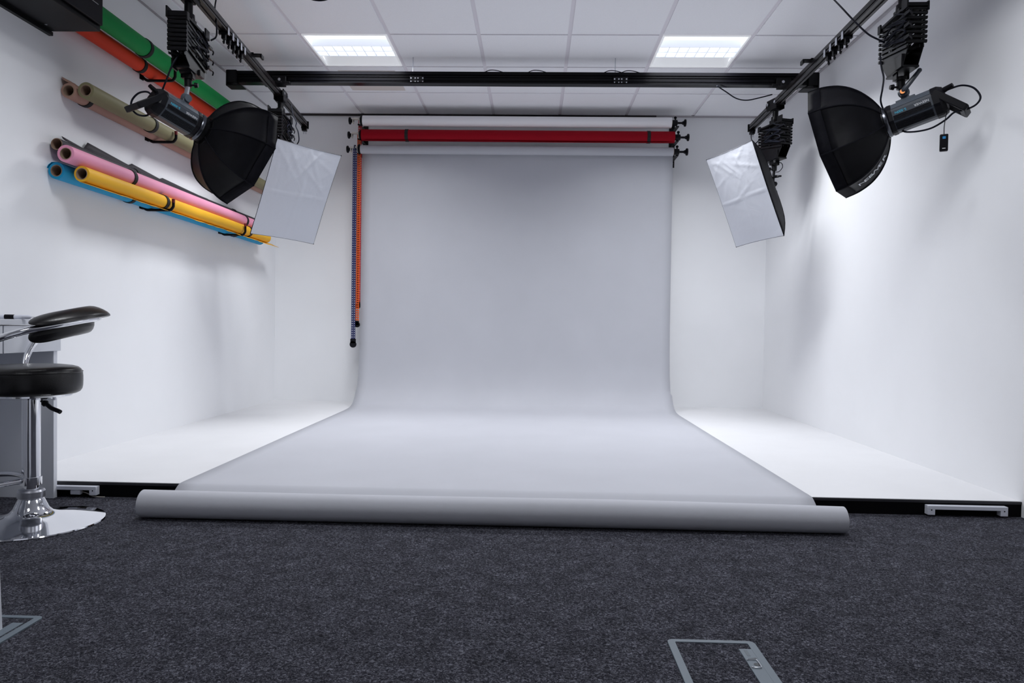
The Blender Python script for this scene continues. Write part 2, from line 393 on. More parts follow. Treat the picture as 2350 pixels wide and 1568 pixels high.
# ------------------------------------------------------------------ pantograph hangers
def make_panto(post, low=0.0, br=.008):
    """local: origin at the rail underside (z=0); y along the rail"""
    t = thing('pantograph_hanger', '', 'hanger')
    obj('carriage', MB().bb(-.034, .034, -.075, .075, -.004, .034).bb(-.036, -.028, -.06, .06, -.03, .05).bb(.028, .036, -.06, .06, -.03, .05).bb(-.026, .026, -.03, .03, -.035, 0), MBLKM, t, local=True, bevel=.002)
    for y in (-.045, .045):
        for s in (-1, 1): obj('wheel', MB().cyl((s * .036, y, .02), (s * .043, y, .02), .011, seg=12), MSTEEL, t, local=True)
    z = -post
    obj('post', MB().cyl((0, 0, -.03), (0, 0, z + .05), .021, seg=14).cyl((0, 0, z + .055), (0, 0, z), .030, .034, seg=14).bb(-.03, .03, -.03, .03, z - .002, z + .03), MBLKM, t, local=True)
    f = MB().bb(-.048, .048, -.14, .14, z - .012, z)
    f.bb(-.052, -.044, -.155, -.10, z - .02, z + .035).bb(.044, .052, .10, .155, z - .02, z + .03).bb(.044, .052, -.15, -.12, z - .03, z + .012).bb(-.052, -.044, .12, .15, z - .03, z + .012)
    f.bb(-.05, .05, -.152, -.138, z - .012, z + .012).bb(-.05, .05, .138, .152, z - .012, z + .004)
    obj('top_frame', f, MBLKM, t, local=True, bevel=.0015)
    n, st = 7, .0216
    for s in (-1, 1):
        a = MB(); X = .038 * s
        for k in range(n):
            za = z - .02 - k * st
            for q in (-1, 1):
                p0 = V((X + .004 * q, -.135 * q, za)); p1 = V((X + .004 * q, .135 * q, za - st * 1.9))
                d = (p1 - p0); L = d.length; d.normalize(); u = V((1, 0, 0)); w = d.cross(u)
                R = Matrix((u, d, w)).transposed(); a.box((p0 + p1) / 2, (.003, L + .012, .012), R)
                if k % 2 == 0: a.box((p0 + p1) / 2 - V((.018 * s, 0, 0)), (.003, L + .012, .012), R)
        obj('scissor_arms', a, MBLKM, t, local=True)
    for k in range(n + 1):
        za = z - .018 - k * st
        for y in (-.138, .138): obj('cross_bar', MB().cyl((-.047, y, za), (.047, y, za), br, seg=10), MBLKM, t, local=True)
    for k in range(0, n, 2):
        za = z - .03 - k * st; obj('cross_bar', MB().cyl((-.048, 0, za), (.048, 0, za), .005, seg=8), MBLKM, t, local=True)
    zb = z - .02 - n * st
    lf = MB()
    for s in (-1, 1):
        poly = [(-.138, zb + .01), (.138, zb + .01), (.14, zb - .02), (.095, zb - .085 + low), (.09, zb - .098 + low), (-.065, zb - .098 + low), (-.125, zb - .03)]
        lf.prism(poly, lambda p: V((s * .034 - .002, p[0], p[1])), lambda p: V((s * .034 + .002, p[0], p[1])))
    lf.bb(-.036, .036, -.08, .10, zb - .102 + low, zb - .092 + low)
    lf.bb(.036, .046, .04, .10, zb - .10 + low, zb - .04).bb(-.046, -.036, -.10, -.04, zb - .08, zb - .03)
    obj('lower_frame', lf, MBLKM, t, local=True, bevel=.001)
    obj('spring_drum', MB().cyl((-.03, -.02, zb - .045), (.03, -.02, zb - .045), .040, seg=24), MBLK, t, local=True)
    for s in (-1, 1): obj('yoke', MB().bb(.022 * s, .030 * s, -.02, .02, zb - .132 + low, zb - .092 + low), MBLKM, t, local=True)
    zs = zb - .122 + low
    obj('spigot', MB().cyl((0, 0, zs), (0, 0, zs - .052), .019, seg=16).cyl((0, 0, zs + .004), (0, 0, zs - .012), .028, seg=16), MBLKM, t, local=True)
    obj('locking_knob', MB().cyl((.016, 0, zs - .042), (.036, 0, zs - .042), .005, seg=8).cyl((.034, 0, zs - .042), (.050, 0, zs - .042), .014, .011, seg=12), MBLK, t, local=True)
    # power lead looped through the scissors
    pts = []
    for k in range(16):
        a = k * 1.9; pts.append((.056 + .006 * math.sin(a * 2.3), .10 * math.sin(a) + .05, z - .03 - .125 * k / 15 + .02 * math.cos(a * 1.3)))
    obj('looped_lead', MB().tube(pts, .0042, 6, 5), MCABLE, t, local=True)
    clips = MB()
    for k in range(3): obj('lead_clip', MB().box((.05, .165, z - .05 - .055 * k), (.014, .05, .014)).tube([(.05, .185, z - .05 - .055 * k), (.056, .20, z - .06 - .055 * k), (.05, .205, z - .075 - .055 * k)], .004, 6, 3), MBLK, t, local=True)
    return t, zs - .052
RB = 2.457
GP = 'black scissor pantograph hangers'
pL, _ = make_panto(.150, .03, .0104); pL.location = (-1.80, 3.715, RB); pL.rotation_euler = (0, 0, math.radians(4.8))
pL['label'] = 'black scissor pantograph on the left rail, nearest the camera, holding the strobe'; pL['group'] = GP
pR, _ = make_panto(.165); pR.location = (1.742, 3.555, RB); pR.rotation_euler = (0, 0, math.radians(180 - 1.6))
pR['label'] = 'black scissor pantograph on the right rail, nearest the camera, holding the strobe'; pR['group'] = GP
pF, zsp = make_panto(.135, 0, .009); pF.location = (-1.908, 5.38, RB); pF.rotation_euler = (0, 0, math.radians(4.8))
pF['label'] = 'black scissor pantograph on the left rail, farther back, above the left rectangular softbox'; pF['group'] = GP
pG = dup(pF, (1.786, 5.52, RB), math.radians(180 + 16), 'black scissor pantograph on the right rail, farther back, above the right rectangular softbox', GP)

# ------------------------------------------------------------------ strobes with octagonal softboxes
def text_mesh(body, size):
    c = bpy.data.curves.new('t', 'FONT'); c.body = body; c.size = size; c.extrude = .0004; c.align_x = 'CENTER'; c.align_y = 'CENTER'
    o = bpy.data.objects.new('t', c); COL.objects.link(o)
    dg = bpy.context.evaluated_depsgraph_get()
    me = bpy.data.meshes.new_from_object(o.evaluated_get(dg)); vs = [v.co.copy() for v in me.vertices]; fs = [tuple(p.vertices) for p in me.polygons]
    bpy.data.objects.remove(o); bpy.data.meshes.remove(me); bpy.data.curves.remove(c)
    return vs, fs
def put_text(name, body, size, c, xd, yd, m, parent, sx=1):
    vs, fs = text_mesh(body, size); xd, yd = V(xd).normalized(), V(yd).normalized(); n = xd.cross(yd)
    return obj(name, MB().add([V(c) + xd * (v.x * sx) + yd * v.y + n * v.z for v in vs], fs), m, parent)
def strobe(ring, a, label, spig, tdir):
    ring, a = V(ring), V(a).normalized(); Z = V((0, 0, 1)); U = (Z - a * Z.dot(a)).normalized(); S = a.cross(U)
    if S.y > 0: S = -S
    t = thing('studio_strobe', label, 'studio light', ring - a * .12)
    def pt(x, ang, r): return ring + a * x + S * (r * math.cos(ang)) + U * (r * math.sin(ang))
    r8 = .072
    def oct_loft(secs):
        vs = []; fs = []
        for (x, r) in secs:
            for k in range(16):
                an = PI / 8 * (k // 2) * 2 + (-.30 if k % 2 == 0 else .30)
                vs.append(pt(x, an, r))
        for i in range(len(secs) - 1):
            for k in range(16): l = (k + 1) % 16; fs.append((i * 16 + k, i * 16 + l, (i + 1) * 16 + l, (i + 1) * 16 + k))
        fs.append(tuple(range(16))); fs.append(tuple((len(secs) - 1) * 16 + k for k in range(16)))
        return MB().add(vs, fs)
    obj('body', oct_loft([(-.21, r8 * .99), (-.035, r8 * .99)]), MBODY, t, ang=15)
    obj('front_cap', oct_loft([(-.037, r8 * 1.02), (-.02, r8 * 1.03), (-.012, r8 * .97)]), MBLK, t, ang=15)
    obj('rear_cap', oct_loft([(-.208, r8 * 1.02), (-.235, r8 * 1.02), (-.256, r8 * .86), (-.262, r8 * .6)]), MBLK, t, ang=15)
    obj('mount_ring', MB().lathe([(.052, -.014), (.070, -.014), (.074, -.008), (.074, .002), (.066, .006), (.052, .006)], ring, a, 40, close=True), MDSTL, t)
    # lighter top panel, vent fins and lettering on the side facing the room
    def plate(x0, x1, a0, r, h, m, nm):   # flat plate on a facet: centre angle a0, half height h
        c = math.cos(a0); s_ = math.sin(a0); nn = S * c + U * s_; tt = U * c - S * s_
        o_ = ring + nn * r
        vs = [o_ + a * x0 - tt * h, o_ + a * x1 - tt * h, o_ + a * x1 + tt * h, o_ + a * x0 + tt * h]
        vs += [p + nn * .0022 for p in vs]
        return obj(nm, MB().add(vs, [(0, 1, 2, 3), (4, 5, 6, 7), (0, 1, 5, 4), (1, 2, 6, 5), (2, 3, 7, 6), (3, 0, 4, 7)]), m, t)
    rf = r8 * .99 * math.cos(.30) - .0006
    plate(-.205, -.04, PI / 4, rf, .019, MBODYL, 'side_panel')
    fins = MB()
    for aa in (0, -PI / 4):
        c = math.cos(aa); s_ = math.sin(aa); nn = S * c + U * s_; tt = U * c - S * s_
        for q in ((-.022, -.016, -.010, -.004) if aa == 0 else (-.018, -.011, -.004, .003, .010, .017)):
            o_ = ring + nn * (rf + .0015) + tt * q
            R = Matrix((a, tt, nn)).transposed(); fins.box(o_ + a * -.12, (.16, .0028, .005), R)
    obj('cooling_fins', fins, MBLK, t)
    nn = S; tt = U; o_ = ring + nn * (rf + .0012) + tt * .010
    front, back = -.075, -.165
    td = a * tdir
    xd = td; yd = -U
    if tdir > 0: pn, pm = back, front
    else: pn, pm = front, back
    put_text('brand_lettering', 'NEEWER', .016, o_ + a * pn, xd, yd, MWLET, t)
    put_text('model_lettering', 'S-300N', .0165, o_ + a * pm, xd, yd, MBLUEL, t)
    # rear handle
    hb = MB()
    for q in (.062, -.062):
        p0 = ring - a * .225 + S * q + U * .030; p1 = ring - a * .315 + S * q - U * .080
        dd = (p1 - p0); L_ = dd.length; dd.normalize(); R = Matrix((dd, S, dd.cross(S))).transposed()
        hb.box((p0 + p1) / 2, (L_ + .02, .016, .032), R)
    hb.box(ring - a * .315 - U * .080, (.03, .138, .030), R)
    obj('handle', hb, MBLK, t, bevel=.004)
    obj('power_socket', MB().cyl(pt(-.25, .9, .045), pt(-.30, .75, .060), .014, .010, seg=10), MBLK, t)
    # bracket on top, ball joint and tilt lever
    b0 = ring + a * -.105 + U * (r8 * .93)
    obj('bracket', MB().box(b0 + U * .004, (.085, .045, .012), Matrix((a, S, U)).transposed()).box(b0 + U * .022, (.035, .035, .03), Matrix((a, S, U)).transposed()), MBODYL, t, bevel=.003)
    sp = V(spig); j = b0 + U * .035
    obj('tilt_joint', MB().ball(j + U * .006, .026, 16).cyl(j - S * -.03, j - S * .02, .019, seg=16), MBODYL, t)
    obj('stud', MB().cyl(j, sp, .013, .012, seg=12), MSTEEL, t)
    lv = j + S * .03
    if tdir < 0: return t
    obj('tilt_lever', MB().tube([lv, lv + S * .012 - a * .01 + V((0, 0, .01)), lv - a * .055 + V((0, 0, .058)), lv - a * .075 + V((0, 0, .078))], [.016, .014, .0135, .013, .0125, .012, .0115, .011, .0105, .010, .010, .011, .006], 10, 4), MBODY, t)
    obj('lever_cap', MB().cyl(lv + S * .014, lv + S * .018, .011, seg=16), MORNG if tdir > 0 else MSTEEL, t, label='orange round cap' if tdir > 0 else 'silver round cap')
    return t
def octabox(ring, a, R, L, phi, label, lettering):
    ring, a = V(ring), V(a).normalized(); u = a.cross(V((0, 0, 1))).normalized(); v = u.cross(a)
    t = thing('octagonal_softbox', label, 'softbox', ring + a * (L * .5))
    prof = [(0.0, .20), (.03, .30), (.10, .46), (.22, .645), (.36, .79), (.52, .895), (.68, .955), (.82, .985)]
    rim0 = .82
    def p(k8, s, rr):   # k8: fractional corner index
        k = math.floor(k8); f = k8 - k
        A = phi + k * PI / 4; B = A + PI / 4
        pa = u * math.cos(A) + v * math.sin(A); pb = u * math.cos(B) + v * math.sin(B)
        q = pa * (1 - f) + pb * f
        sag = 1 - .035 * math.sin(PI * f) * (1 - abs(2 * s - .9) ** 2 if 0 <= s < .9 else 0)
        return ring + a * (L * s) + q * (R * rr * sag)
    N = 6; G = []
    for (s, rr) in prof: G.append([p(k / N, s, rr) for k in range(8 * N + 1)])
    obj('shell', MB().grid(G), MFAB, t, ang=24, solid=.003)
    G = [[p(k / N, s, rr) + V((0, 0, 0)) for k in range(8 * N + 1)] for s, rr in ((.80, .984), (1.0, 1.0))]
    obj('rim_band', MB().grid(G), MFAB2, t, ang=24, solid=.005)
    for k in range(8):
        pts = [p(k, s, rr * 1.004) for s, rr in prof] + [p(k, 1.0, 1.003)]
        obj('seam_piping', MB().tube(pts, .0042, 6, 3), MFAB2, t)
    dG = []
    for i in range(7):
        q = i / 6; dG.append([p(k / N, .0, 1) * 1 for k in range(1)] * 0 + [ring + a * (L * (.93 + .03 * (1 - q * q))) + (p(k / N, .95, .985) - ring - a * (L * .95)) * max(q, 1e-3) for k in range(8 * N + 1)])
    obj('front_diffuser', MB().grid(dG), MDIFF, t)
    obj('speed_ring', MB().lathe([(.058, -.03), (.070, -.03), (.066, -.006), (.058, .0), (.082, .0), (.084, .012), (.076, .022), (.058, .022)], ring + a * .004, a, 40, close=True), MBLKM, t)
    if lettering is not None:
        k = lettering
        # letters run up the panel, from rim to ring
        rows = [(.62, 'N'), (.55, 'E'), (.47, 'E'), (.385, 'W'), (.285, 'E'), (.20, 'R')]
        import bisect
        def prr(s):
            for i in range(len(prof) - 1):
                if prof[i][0] <= s <= prof[i + 1][0]:
                    f = (s - prof[i][0]) / (prof[i + 1][0] - prof[i][0]); return prof[i][1] * (1 - f) + prof[i + 1][1] * f
            return prof[-1][1]
        for s, ch in rows:
            c = p(k + .5, s, prr(s)); c2 = p(k + .5, s - .05, prr(s - .05)); e0 = p(k + .1, s, prr(s)); e1 = p(k + .9, s, prr(s))
            xd = (c2 - c).normalized(); yd = (e1 - e0).normalized(); yd = (yd - xd * yd.dot(xd)).normalized(); n = xd.cross(yd)
            out = (c - ring - a * (L * s))
            if n.dot(out) < 0: yd = -yd; n = -n
            put_text('letter', ch, .058, c + n * .007, xd, yd, MWLET, t)
    return t
aL = V((.563, .758, -.331)); rgL = V((-1.760, 3.800, 1.791))
aR = V((-.792, .546, -.271)); rgR = V((1.700, 3.600, 1.800))
strobe(rgL - aL * .032, aL, 'grey studio strobe hanging from the near left pantograph, pointing to the right', (-1.80, 3.715, 2.0), -1)
strobe(rgR, aR, 'grey studio strobe with an orange lever cap hanging from the near right pantograph', (1.742, 3.555, 1.99), 1)
octabox(rgL, aL, .295, .256, 7.055, 'black octagonal softbox seen from behind on the left strobe', None)
octabox(rgR, aR, .283, .281, 1.968, 'black octagonal softbox with white lettering on the right strobe', 3)

# ------------------------------------------------------------------ rectangular softboxes
def softbox(c, a, ux, vx, label, lampdir, seed):
    c, a, ux, vx = V(c), V(a).normalized(), V(ux).normalized(), V(vx).normalized()
    W2, H2, D = .25, .35, .27
    rng = np.random.RandomState(seed)
    t = thing('rectangular_softbox', label, 'softbox', c - a * D, 'rectangular softboxes')
    nx, ny = 40, 56
    ridges = []
    for k in range(26):
        x0, y0 = rng.uniform(-1, 1), rng.uniform(-.3, 1); an = rng.uniform(0, PI); ridges.append((x0, y0, math.cos(an), math.sin(an), rng.uniform(.25, .8), rng.uniform(.001, .0035)))
    G = []
    for j in range(ny + 1):
        row = []
        for i in range(nx + 1):
            x = -1 + 2 * i / nx; y = -1 + 2 * j / ny
            h = .010 * (1 - x * x) * (1 - y * y)
            h += .0035 * math.exp(-((y + .02 - .03 * x) / .018) ** 2) + .002 * math.exp(-((x - .05) / .03) ** 2)
            for (x0, y0, ca, sa, ln, am) in ridges:
                du = (x - x0) * ca + (y - y0) * sa; dv = -(x - x0) * sa + (y - y0) * ca
                h += am * math.exp(-(du / ln) ** 2 - (dv / .022) ** 2)
            e = (1 - abs(x) ** 14) * (1 - abs(y) ** 14); h *= e
            pin = 1 - .012 * (1 - (abs(x) * abs(y))) * 1
            px = x * W2 * (1 - .018 * (1 - y * y) * abs(x) ** 3); py = y * H2 * (1 - .012 * (1 - x * x) * abs(y) ** 3)
            row.append(c + ux * px + vx * py + a * h)
        G.append(row)
    obj('diffuser', MB().grid(G), MDIFF, t, ang=60)
    # black pyramid shell with bowed ribs
    prof = [(0, 1.0), (.10, .945), (.2, .89), (.35, .80), (.5, .69), (.65, .55), (.8, .39), (.92, .25), (1.0, .17)]
    def ringpts(s, k):
        pts = []; n = 8
        for q in range(4):
            A = [(-1, -1), (1, -1), (1, 1), (-1, 1)][q]; B = [(1, -1), (1, 1), (-1, 1), (-1, -1)][q]
            for i in range(n):
                f = i / n; x = A[0] * (1 - f) + B[0] * f; y = A[1] * (1 - f) + B[1] * f
                sag = 1 - .05 * math.sin(PI * f) * math.sin(PI * min(1, s * 1.0))
                sq = W2 * k * (1 if k > .3 else 1); hq = max(H2 * k - (1 - k) * .03, .05)
                sx = 1 - .018 * math.sin(PI * f) * (1 - s)
                pts.append(c - a * (D * s) + ux * (x * sq * sag * sx) + vx * (y * hq * sag * sx))
        pts.append(pts[0]); return pts
    obj('shell', MB().grid([ringpts(s, k) for s, k in prof]), MFAB, t, ang=28, solid=.003)
    obj('rim_edge', MB().grid([[p - a * .002 for p in ringpts(0, 1.0)], ringpts(.11, .947)]), MFAB2, t, ang=28, solid=.002)
    for q in range(4):
        A = [(-1, -1), (1, -1), (1, 1), (-1, 1)][q]
        obj('rib', MB().tube([c - a * (D * s) + ux * (A[0] * W2 * k) + vx * (A[1] * max(H2 * k - (1 - k) * .03, .05)) for s, k in prof], .004, 6), MFAB2, t)
    return t, c - a * D
sL, bkL = softbox((-1.715, 5.174, 1.707), (.636, -.627, -.449), (.68, .731, -.059), (.365, -.268, .892), 'white rectangular softbox hanging on the left, in front of the coloured rolls', 1, 3)
sR, bkR = softbox((1.515, 5.351, 1.753), (-.835, -.405, -.373), (.411, -.909, .067), (-.366, -.097, .926), 'white rectangular softbox with creased front hanging on the right', -1, 9)
for bk, sp, a, lab in ((bkL, V((-1.908, 5.38, RB + zsp)), V((.636, -.627, -.449)), 'small black lamp holder behind the left rectangular softbox'), (bkR, V((1.786, 5.52, RB + zsp)), V((-.835, -.405, -.373)), 'small black lamp holder behind the right rectangular softbox')):
    t = thing('lamp_holder', lab, 'lamp holder', bk)
    obj('housing', MB().cyl(bk + a * .02, bk - a * .03, .036, .026, seg=20).cyl(bk - a * .045, bk - a * .06, .02, .014, seg=12), MBLK, t)
    j = bk - a * .03 + V((0, 0, .055))
    obj('swivel', MB().tube([bk - a * .03, j, (j * .5 + sp * .5), sp], .010, 10).ball(j, .015, 12), MBLKM, t)
    sd = V((.7, -.7, 0))
    obj('tilt_handle', MB().cyl(j, j + sd * .045, .008, seg=8).cyl(j + sd * .045, j + sd * .055 + V((0, 0, .004)), .006, seg=8).box(j + sd * .03 + V((0, 0, .004)), (.06, .012, .012)), MBLK, t)
    obj('safety_loop', MB().tube([sp + V((.015, -.01, .06)), sp + V((.045, -.02, .055)), sp + V((.055, -.02, .025)), sp + V((.035, -.01, -.005)), sp + V((.012, 0, -.01))], .003, 6, 5), MCABLE, t)

# ------------------------------------------------------------------ back wall rolls
RY = 6.38
def wall_bracket(x, w, label):
    t = thing('roll_bracket', label, 'bracket', (x, YB, 2.43), 'three tier wall brackets for paper rolls')
    obj('back_plate', MB().bb(x - w / 2, x + w / 2, YB - .006, YB, 2.24, 2.62), MBLKM, t, bevel=.001)
    for z in (2.57, 2.445, 2.32):
        obj('hook_arm', MB().bb(x - .012, x + .012, RY + .005, YB - .005, z - .034, z - .024).bb(x - .012, x + .012, YB - .05, YB - .005, z - .05, z - .034), MBLKM, t)
    return t
wall_bracket(aty(839.5, 312, YB - .004).x, .046, 'black three tier bracket on the back wall at the left end of the rolls')
wall_bracket(aty(1542, 312, YB - .004).x, .052, 'black three tier bracket on the back wall at the right end of the rolls')
def holders(parent, xl, xr, z, chain=None):
    # left: geared wheel with clear chain guard; right: expander with flanged knob
    o = MB().lathe([(.036, 0), (.044, .004), (.044, .014), (.03, .018)], (xl - .018, RY, z), (1, 0, 0), 24)
    obj('chain_wheel', o, MBLK, parent)
    obj('chain_guard', MB().bb(xl - .085, xl - .02, RY - .02, RY + .02, z + .010, z + .022).bb(xl - .088, xl - .08, RY - .014, RY + .014, z - .026, z + .014).bb(xl - .026, xl - .018, RY - .02, RY + .02, z - .03, z + .02), mat('bone_plastic', (.62, .58, .53), .5), parent, label='bone coloured chain guard')
    k = MB().lathe([(.010, 0), (.013, .012), (.016, .022), (.030, .028), (.032, .034), (.030, .041), (.012, .046)], (xl - .078, RY, z), (-1, 0, 0), 20)
    obj('left_knob', k, MBLK, parent)
    e = MB().lathe([(.026, 0), (.026, .045), (.020, .048), (.009, .052), (.009, .085), (.016, .096), (.016, .102), (.030, .108), (.032, .115), (.030, .122), (.012, .126)], (xr, RY, z), (1, 0, 0), 20)
    e.cyl((xr + .03, RY, z + .015), (xr + .03, RY, z + .040), .007, seg=8).ball((xr + .03, RY, z + .045), .013, 10, (1, .5, .9))
    obj('right_knob', e, MBLK, parent)
zs_ = {'white': 2.570, 'red': 2.445, 'grey': 2.320}
# white roll
t = thing('paper_roll', 'white paper roll on the topmost hooks of the back wall', 'paper roll', (-.18, RY, 2.57), 'paper rolls on the back wall')
obj('paper', MB().pipe((-1.528, RY, 2.57), (1.170, RY, 2.57), .046, .03, 40), MWROLL, t); obj('core', MB().pipe((-1.532, RY, 2.57), (1.174, RY, 2.57), .031, .027, 32), MKRAFT, t)
holders(t, -1.532, 1.174, 2.57)
t = thing('paper_roll', 'red paper roll on the middle hooks of the back wall', 'paper roll', (-.18, RY, 2.445), 'paper rolls on the back wall')
obj('paper', MB().pipe((-1.536, RY, 2.445), (1.198, RY, 2.445), .050, .03, 40), MRED, t)
Gf = [[V((x, RY - .02 + yy, 2.445 - .0485 + zz - .006 * max(0, math.sin((x + .4) * 1.9)) * fz)) for (yy, zz, fz) in ((.04, .002, 0), (.02, -.001, .3), (0, -.002, .8), (-.012, -.0005, 1))] for x in [(-1.5 + 2.65 * i / 40) for i in range(41)]]
obj('loose_edge', MB().grid(Gf), MRED, t, solid=.001)
obj('core', MB().pipe((-1.540, RY, 2.445), (1.202, RY, 2.445), .031, .027, 32), MKRAFT, t)
for px in (934, 1488):
    x = aty(px, 313, RY).x; obj('strap', MB().pipe((x - .014, RY, 2.445), (x + .014, RY, 2.445), .0535, .050, 40).bb(x - .006, x + .02, RY - .03, RY - .01, 2.445 - .054, 2.445 - .049), MSTRAP, t)
holders(t, -1.540, 1.202, 2.445)
# grey seamless
bk = thing('paper_backdrop', 'grey seamless paper backdrop hanging from the lowest wall roll and unrolled over the floor', 'backdrop', (-.17, 4.6, 0))
obj('hanging_roll', MB().pipe((-1.545, RY, 2.32), (1.19, RY, 2.32), .037, .03, 40), MGREY, bk); obj('core', MB().pipe((-1.549, RY, 2.32), (1.194, RY, 2.32), .031, .027, 32), MKRAFT, bk)
holders(bk, -1.549, 1.194, 2.32)
path = [(6.4165, 2.32), (6.417, 2.15), (6.415, 1.8), (6.412, 1.4), (6.408, 1.0), (6.40, .75), (6.385, .52), (6.36, .36), (6.31, .22), (6.23, .125), (6.13, .083), (5.98, .0705), (5.6, .0695), (5.0, .0695), (4.2, .0695), (3.6, .0695), (3.25, .0695), (3.165, .0695), (3.13, .066), (3.095, .048), (3.06, .024), (3.01, .008), (2.95, .004), (2.86, .003)]
sp_ = smooth_path([V((0, y, z)) for y, z in path], 5)
G = []
for k, p_ in enumerate(sp_):
    row = []
    for i in range(33):
        f = i / 32; yy = p_.y; zz = p_.z
        xl, xr = -1.542, 1.196
        if yy < 6.30: xl, xr = -1.549, 1.207
        zz += .0 if yy > 6.2 or yy < 3.2 else .0015 * math.sin(f * 9 + yy * 3) * .3
        row.append(V((xl + (xr - xl) * f, yy, max(zz, .0025))))
    G.append(row)
obj('sheet', MB().grid(G), MGREY, bk, ang=80, solid=.0006)
fr = MB(); rc = V((0, 2.83, .0555))
pr = []
for k in range(45):
    an = -PI / 2 + 2 * PI * k / 44 ; pr.append((math.cos(an), math.sin(an)))
G = []
for i in range(41):
    x = -1.545 + 2.758 * i / 40; rr = .0545 + .001 * math.sin(x * 2); rr -= .004 * max(0, (x - .3) / .9)
    G.append([V((x, rc.y + rr * c_, rr + rr * s_ + .001)) for c_, s_ in pr])
obj('floor_roll', MB().grid(G), MGREY, bk, ang=60)
obj('floor_core', MB().pipe((-1.555, rc.y, .0555), (1.222, rc.y, .0525), .031, .027, 32), MKRAFT, bk)

# chains
def chain(xc, zt, zb, dx, col, label, yoff):
    m = mat('chain_' + label.split()[0], col, .4)
    t = thing('bead_chain', label, 'chain', (xc, RY + yoff, zt), 'roll chains')
    for s in (-1, 1):
        c = MB(); x = xc + s * dx; n = int((zt - zb) / .020)
        c.bb(x - .0085, x - .0042, RY + yoff - .003, RY + yoff + .003, zb, zt).bb(x + .0042, x + .0085, RY + yoff - .003, RY + yoff + .003, zb, zt)
        for k in range(n + 1):
            z = zb + (zt - zb) * k / n; c.box((x, RY + yoff, z), (.015, .007, .0115))
        obj('strand', c, m, t)
    return t
t = chain(-1.597, 2.335, .635, .0095, (.004, .010, .085), 'blue looped plastic chain hanging lowest beside the grey backdrop', .0)
obj('sprocket_loop', MB().lathe([(.012, -.005), (.024, -.005), (.024, .005), (.012, .005)], (-1.597, RY, 2.335), (1, 0, 0), 20, close=True), mat('blue_sprocket', (.012, .02, .07), .4), t)
obj('weight', MB().cyl((-1.597, RY - .008, .60), (-1.597, RY + .008, .60), .029, seg=24).bb(-1.62, -1.574, RY - .008, RY + .008, .61, .65), MBLK, t)
t = chain(-1.567, 2.46, .80, .0065, (.70, .10, .012), 'orange looped plastic chain hanging between the blue and red chains', .02)
obj('weight', MB().cyl((-1.567, RY + .012, .775), (-1.567, RY + .028, .775), .024, seg=24).bb(-1.582, -1.552, RY + .012, RY + .028, .77, .81), MBLK, t)
t = chain(-1.562, 2.585, .97, .0075, (.52, .012, .02), 'red looped plastic chain hanging from the topmost roll', .036)
obj('weight', MB().cyl((-1.562, RY + .028, .945), (-1.562, RY + .044, .945), .024, seg=24).bb(-1.577, -1.547, RY + .028, RY + .044, .94, .98), MBLK, t)

# ------------------------------------------------------------------ left wall rolls
def wroll(name, label, X, Z0, Z1, Y0, Y1, r, col, straps=(), core=.0285, X1=None, flap=None, endcol=None):
    a = V((X, Y0, Z0)); b = V((X1 if X1 is not None else X, Y1, Z1)); d = (b - a).normalized()
    m = mat(name.replace('_', ' ') + ' ' + label.split()[0], col, .62, spec=.3, var=.04, vscale=4)
    t = thing('paper_roll', label, 'paper roll', (a + b) / 2, 'coloured paper rolls stored on the left wall')
    obj('paper', MB().pipe(a, b, r, core, 40), m, t)
    # spiral end of the sheet
    G = []
    for i in range(2):
        base = a + (b - a) * i; row = []
        dd, u, v = frame(d)
        for k in range(30):
            an = 2 * PI * k / 29; rr = r + .0012 + .003 * k / 29; row.append(base + u * (rr * math.cos(an)) + v * (rr * math.sin(an)))
        G.append(row)
    obj('core', MB().pipe(a - d * .0015, b + d * .0015, core + .0002, core - .0025, 32), MKRAFT, t)
    for y in straps:
        s = (y - Y0) / (Y1 - Y0); c = a + (b - a) * s
        obj('strap', MB().pipe(c - d * .014, c + d * .014, r + .0045, r + .0006, 40), MSTRAP, t)
    if flap: 
        fl = MB().grid(flap(a, b, d, r)); obj('loose_edge', fl, m, t, solid=.0012, ang=60)
    return t
def flap_hang(w0, w1, side, rag=0, ya=0.0, yb=1.0, ext=0.0, notch=None):
    def f(a, b, d, r):
        rnd = random.Random(5); G = []; n = 44
        for i in range(n + 1):
            s = ya + (yb - ya) * i / n; c = a + (b - a) * s + d * (ext * i / n)
            w = w0 * (1 - s) + w1 * s + (rag * (rnd.random() - .4))
            if notch:
                q = i / n; k = max(kk for kk in range(len(notch)) if notch[kk][0] <= q + 1e-6); nx = notch[k + 1][0] if k + 1 < len(notch) else 1.0
                w = notch[k][1] * (1 - .6 * (q - notch[k][0]) / (nx - notch[k][0]))
            if side == 'down':   # leaves the underside outward and hangs forward
                G.append([c + V((-r * .75, 0, -r * .70)), c + V((-r * .2, 0, -r * 1.03)), c + V((.2 * r, 0, -r - w * .35)), c + V((.55 * r, 0, -r - w * .75)), c + V((.7 * r, 0, -r - w))])
            elif side == 'up':   # leaves the top and leans on the wall
                G.append([c + V((r * .75, 0, r * .70)), c + V((r * .2, 0, r * 1.03)), c + V((-.3 * r, 0, r + w * .25)), c + V((-.75 * r, 0, r + w * .6)), c + V((-.95 * r, 0, r + w))])
            elif side == 'in':   # peels back toward the wall
                G.append([c + V((r * .2, 0, r * 1.02)), c + V((-r * .6, 0, r * 1.02)), c + V((-r * 1.0, 0, r * .7)), c + V((-r * 1.05 - w * .3, 0, r * .3)), c + V((-r * 1.05 - w * .3, 0, r * .3 - w))])
        return G
    return f
def ypx(x, y, X): return atx(x, y, X).y
yb_ = lambda x, y, X: ypx(x, y, X)
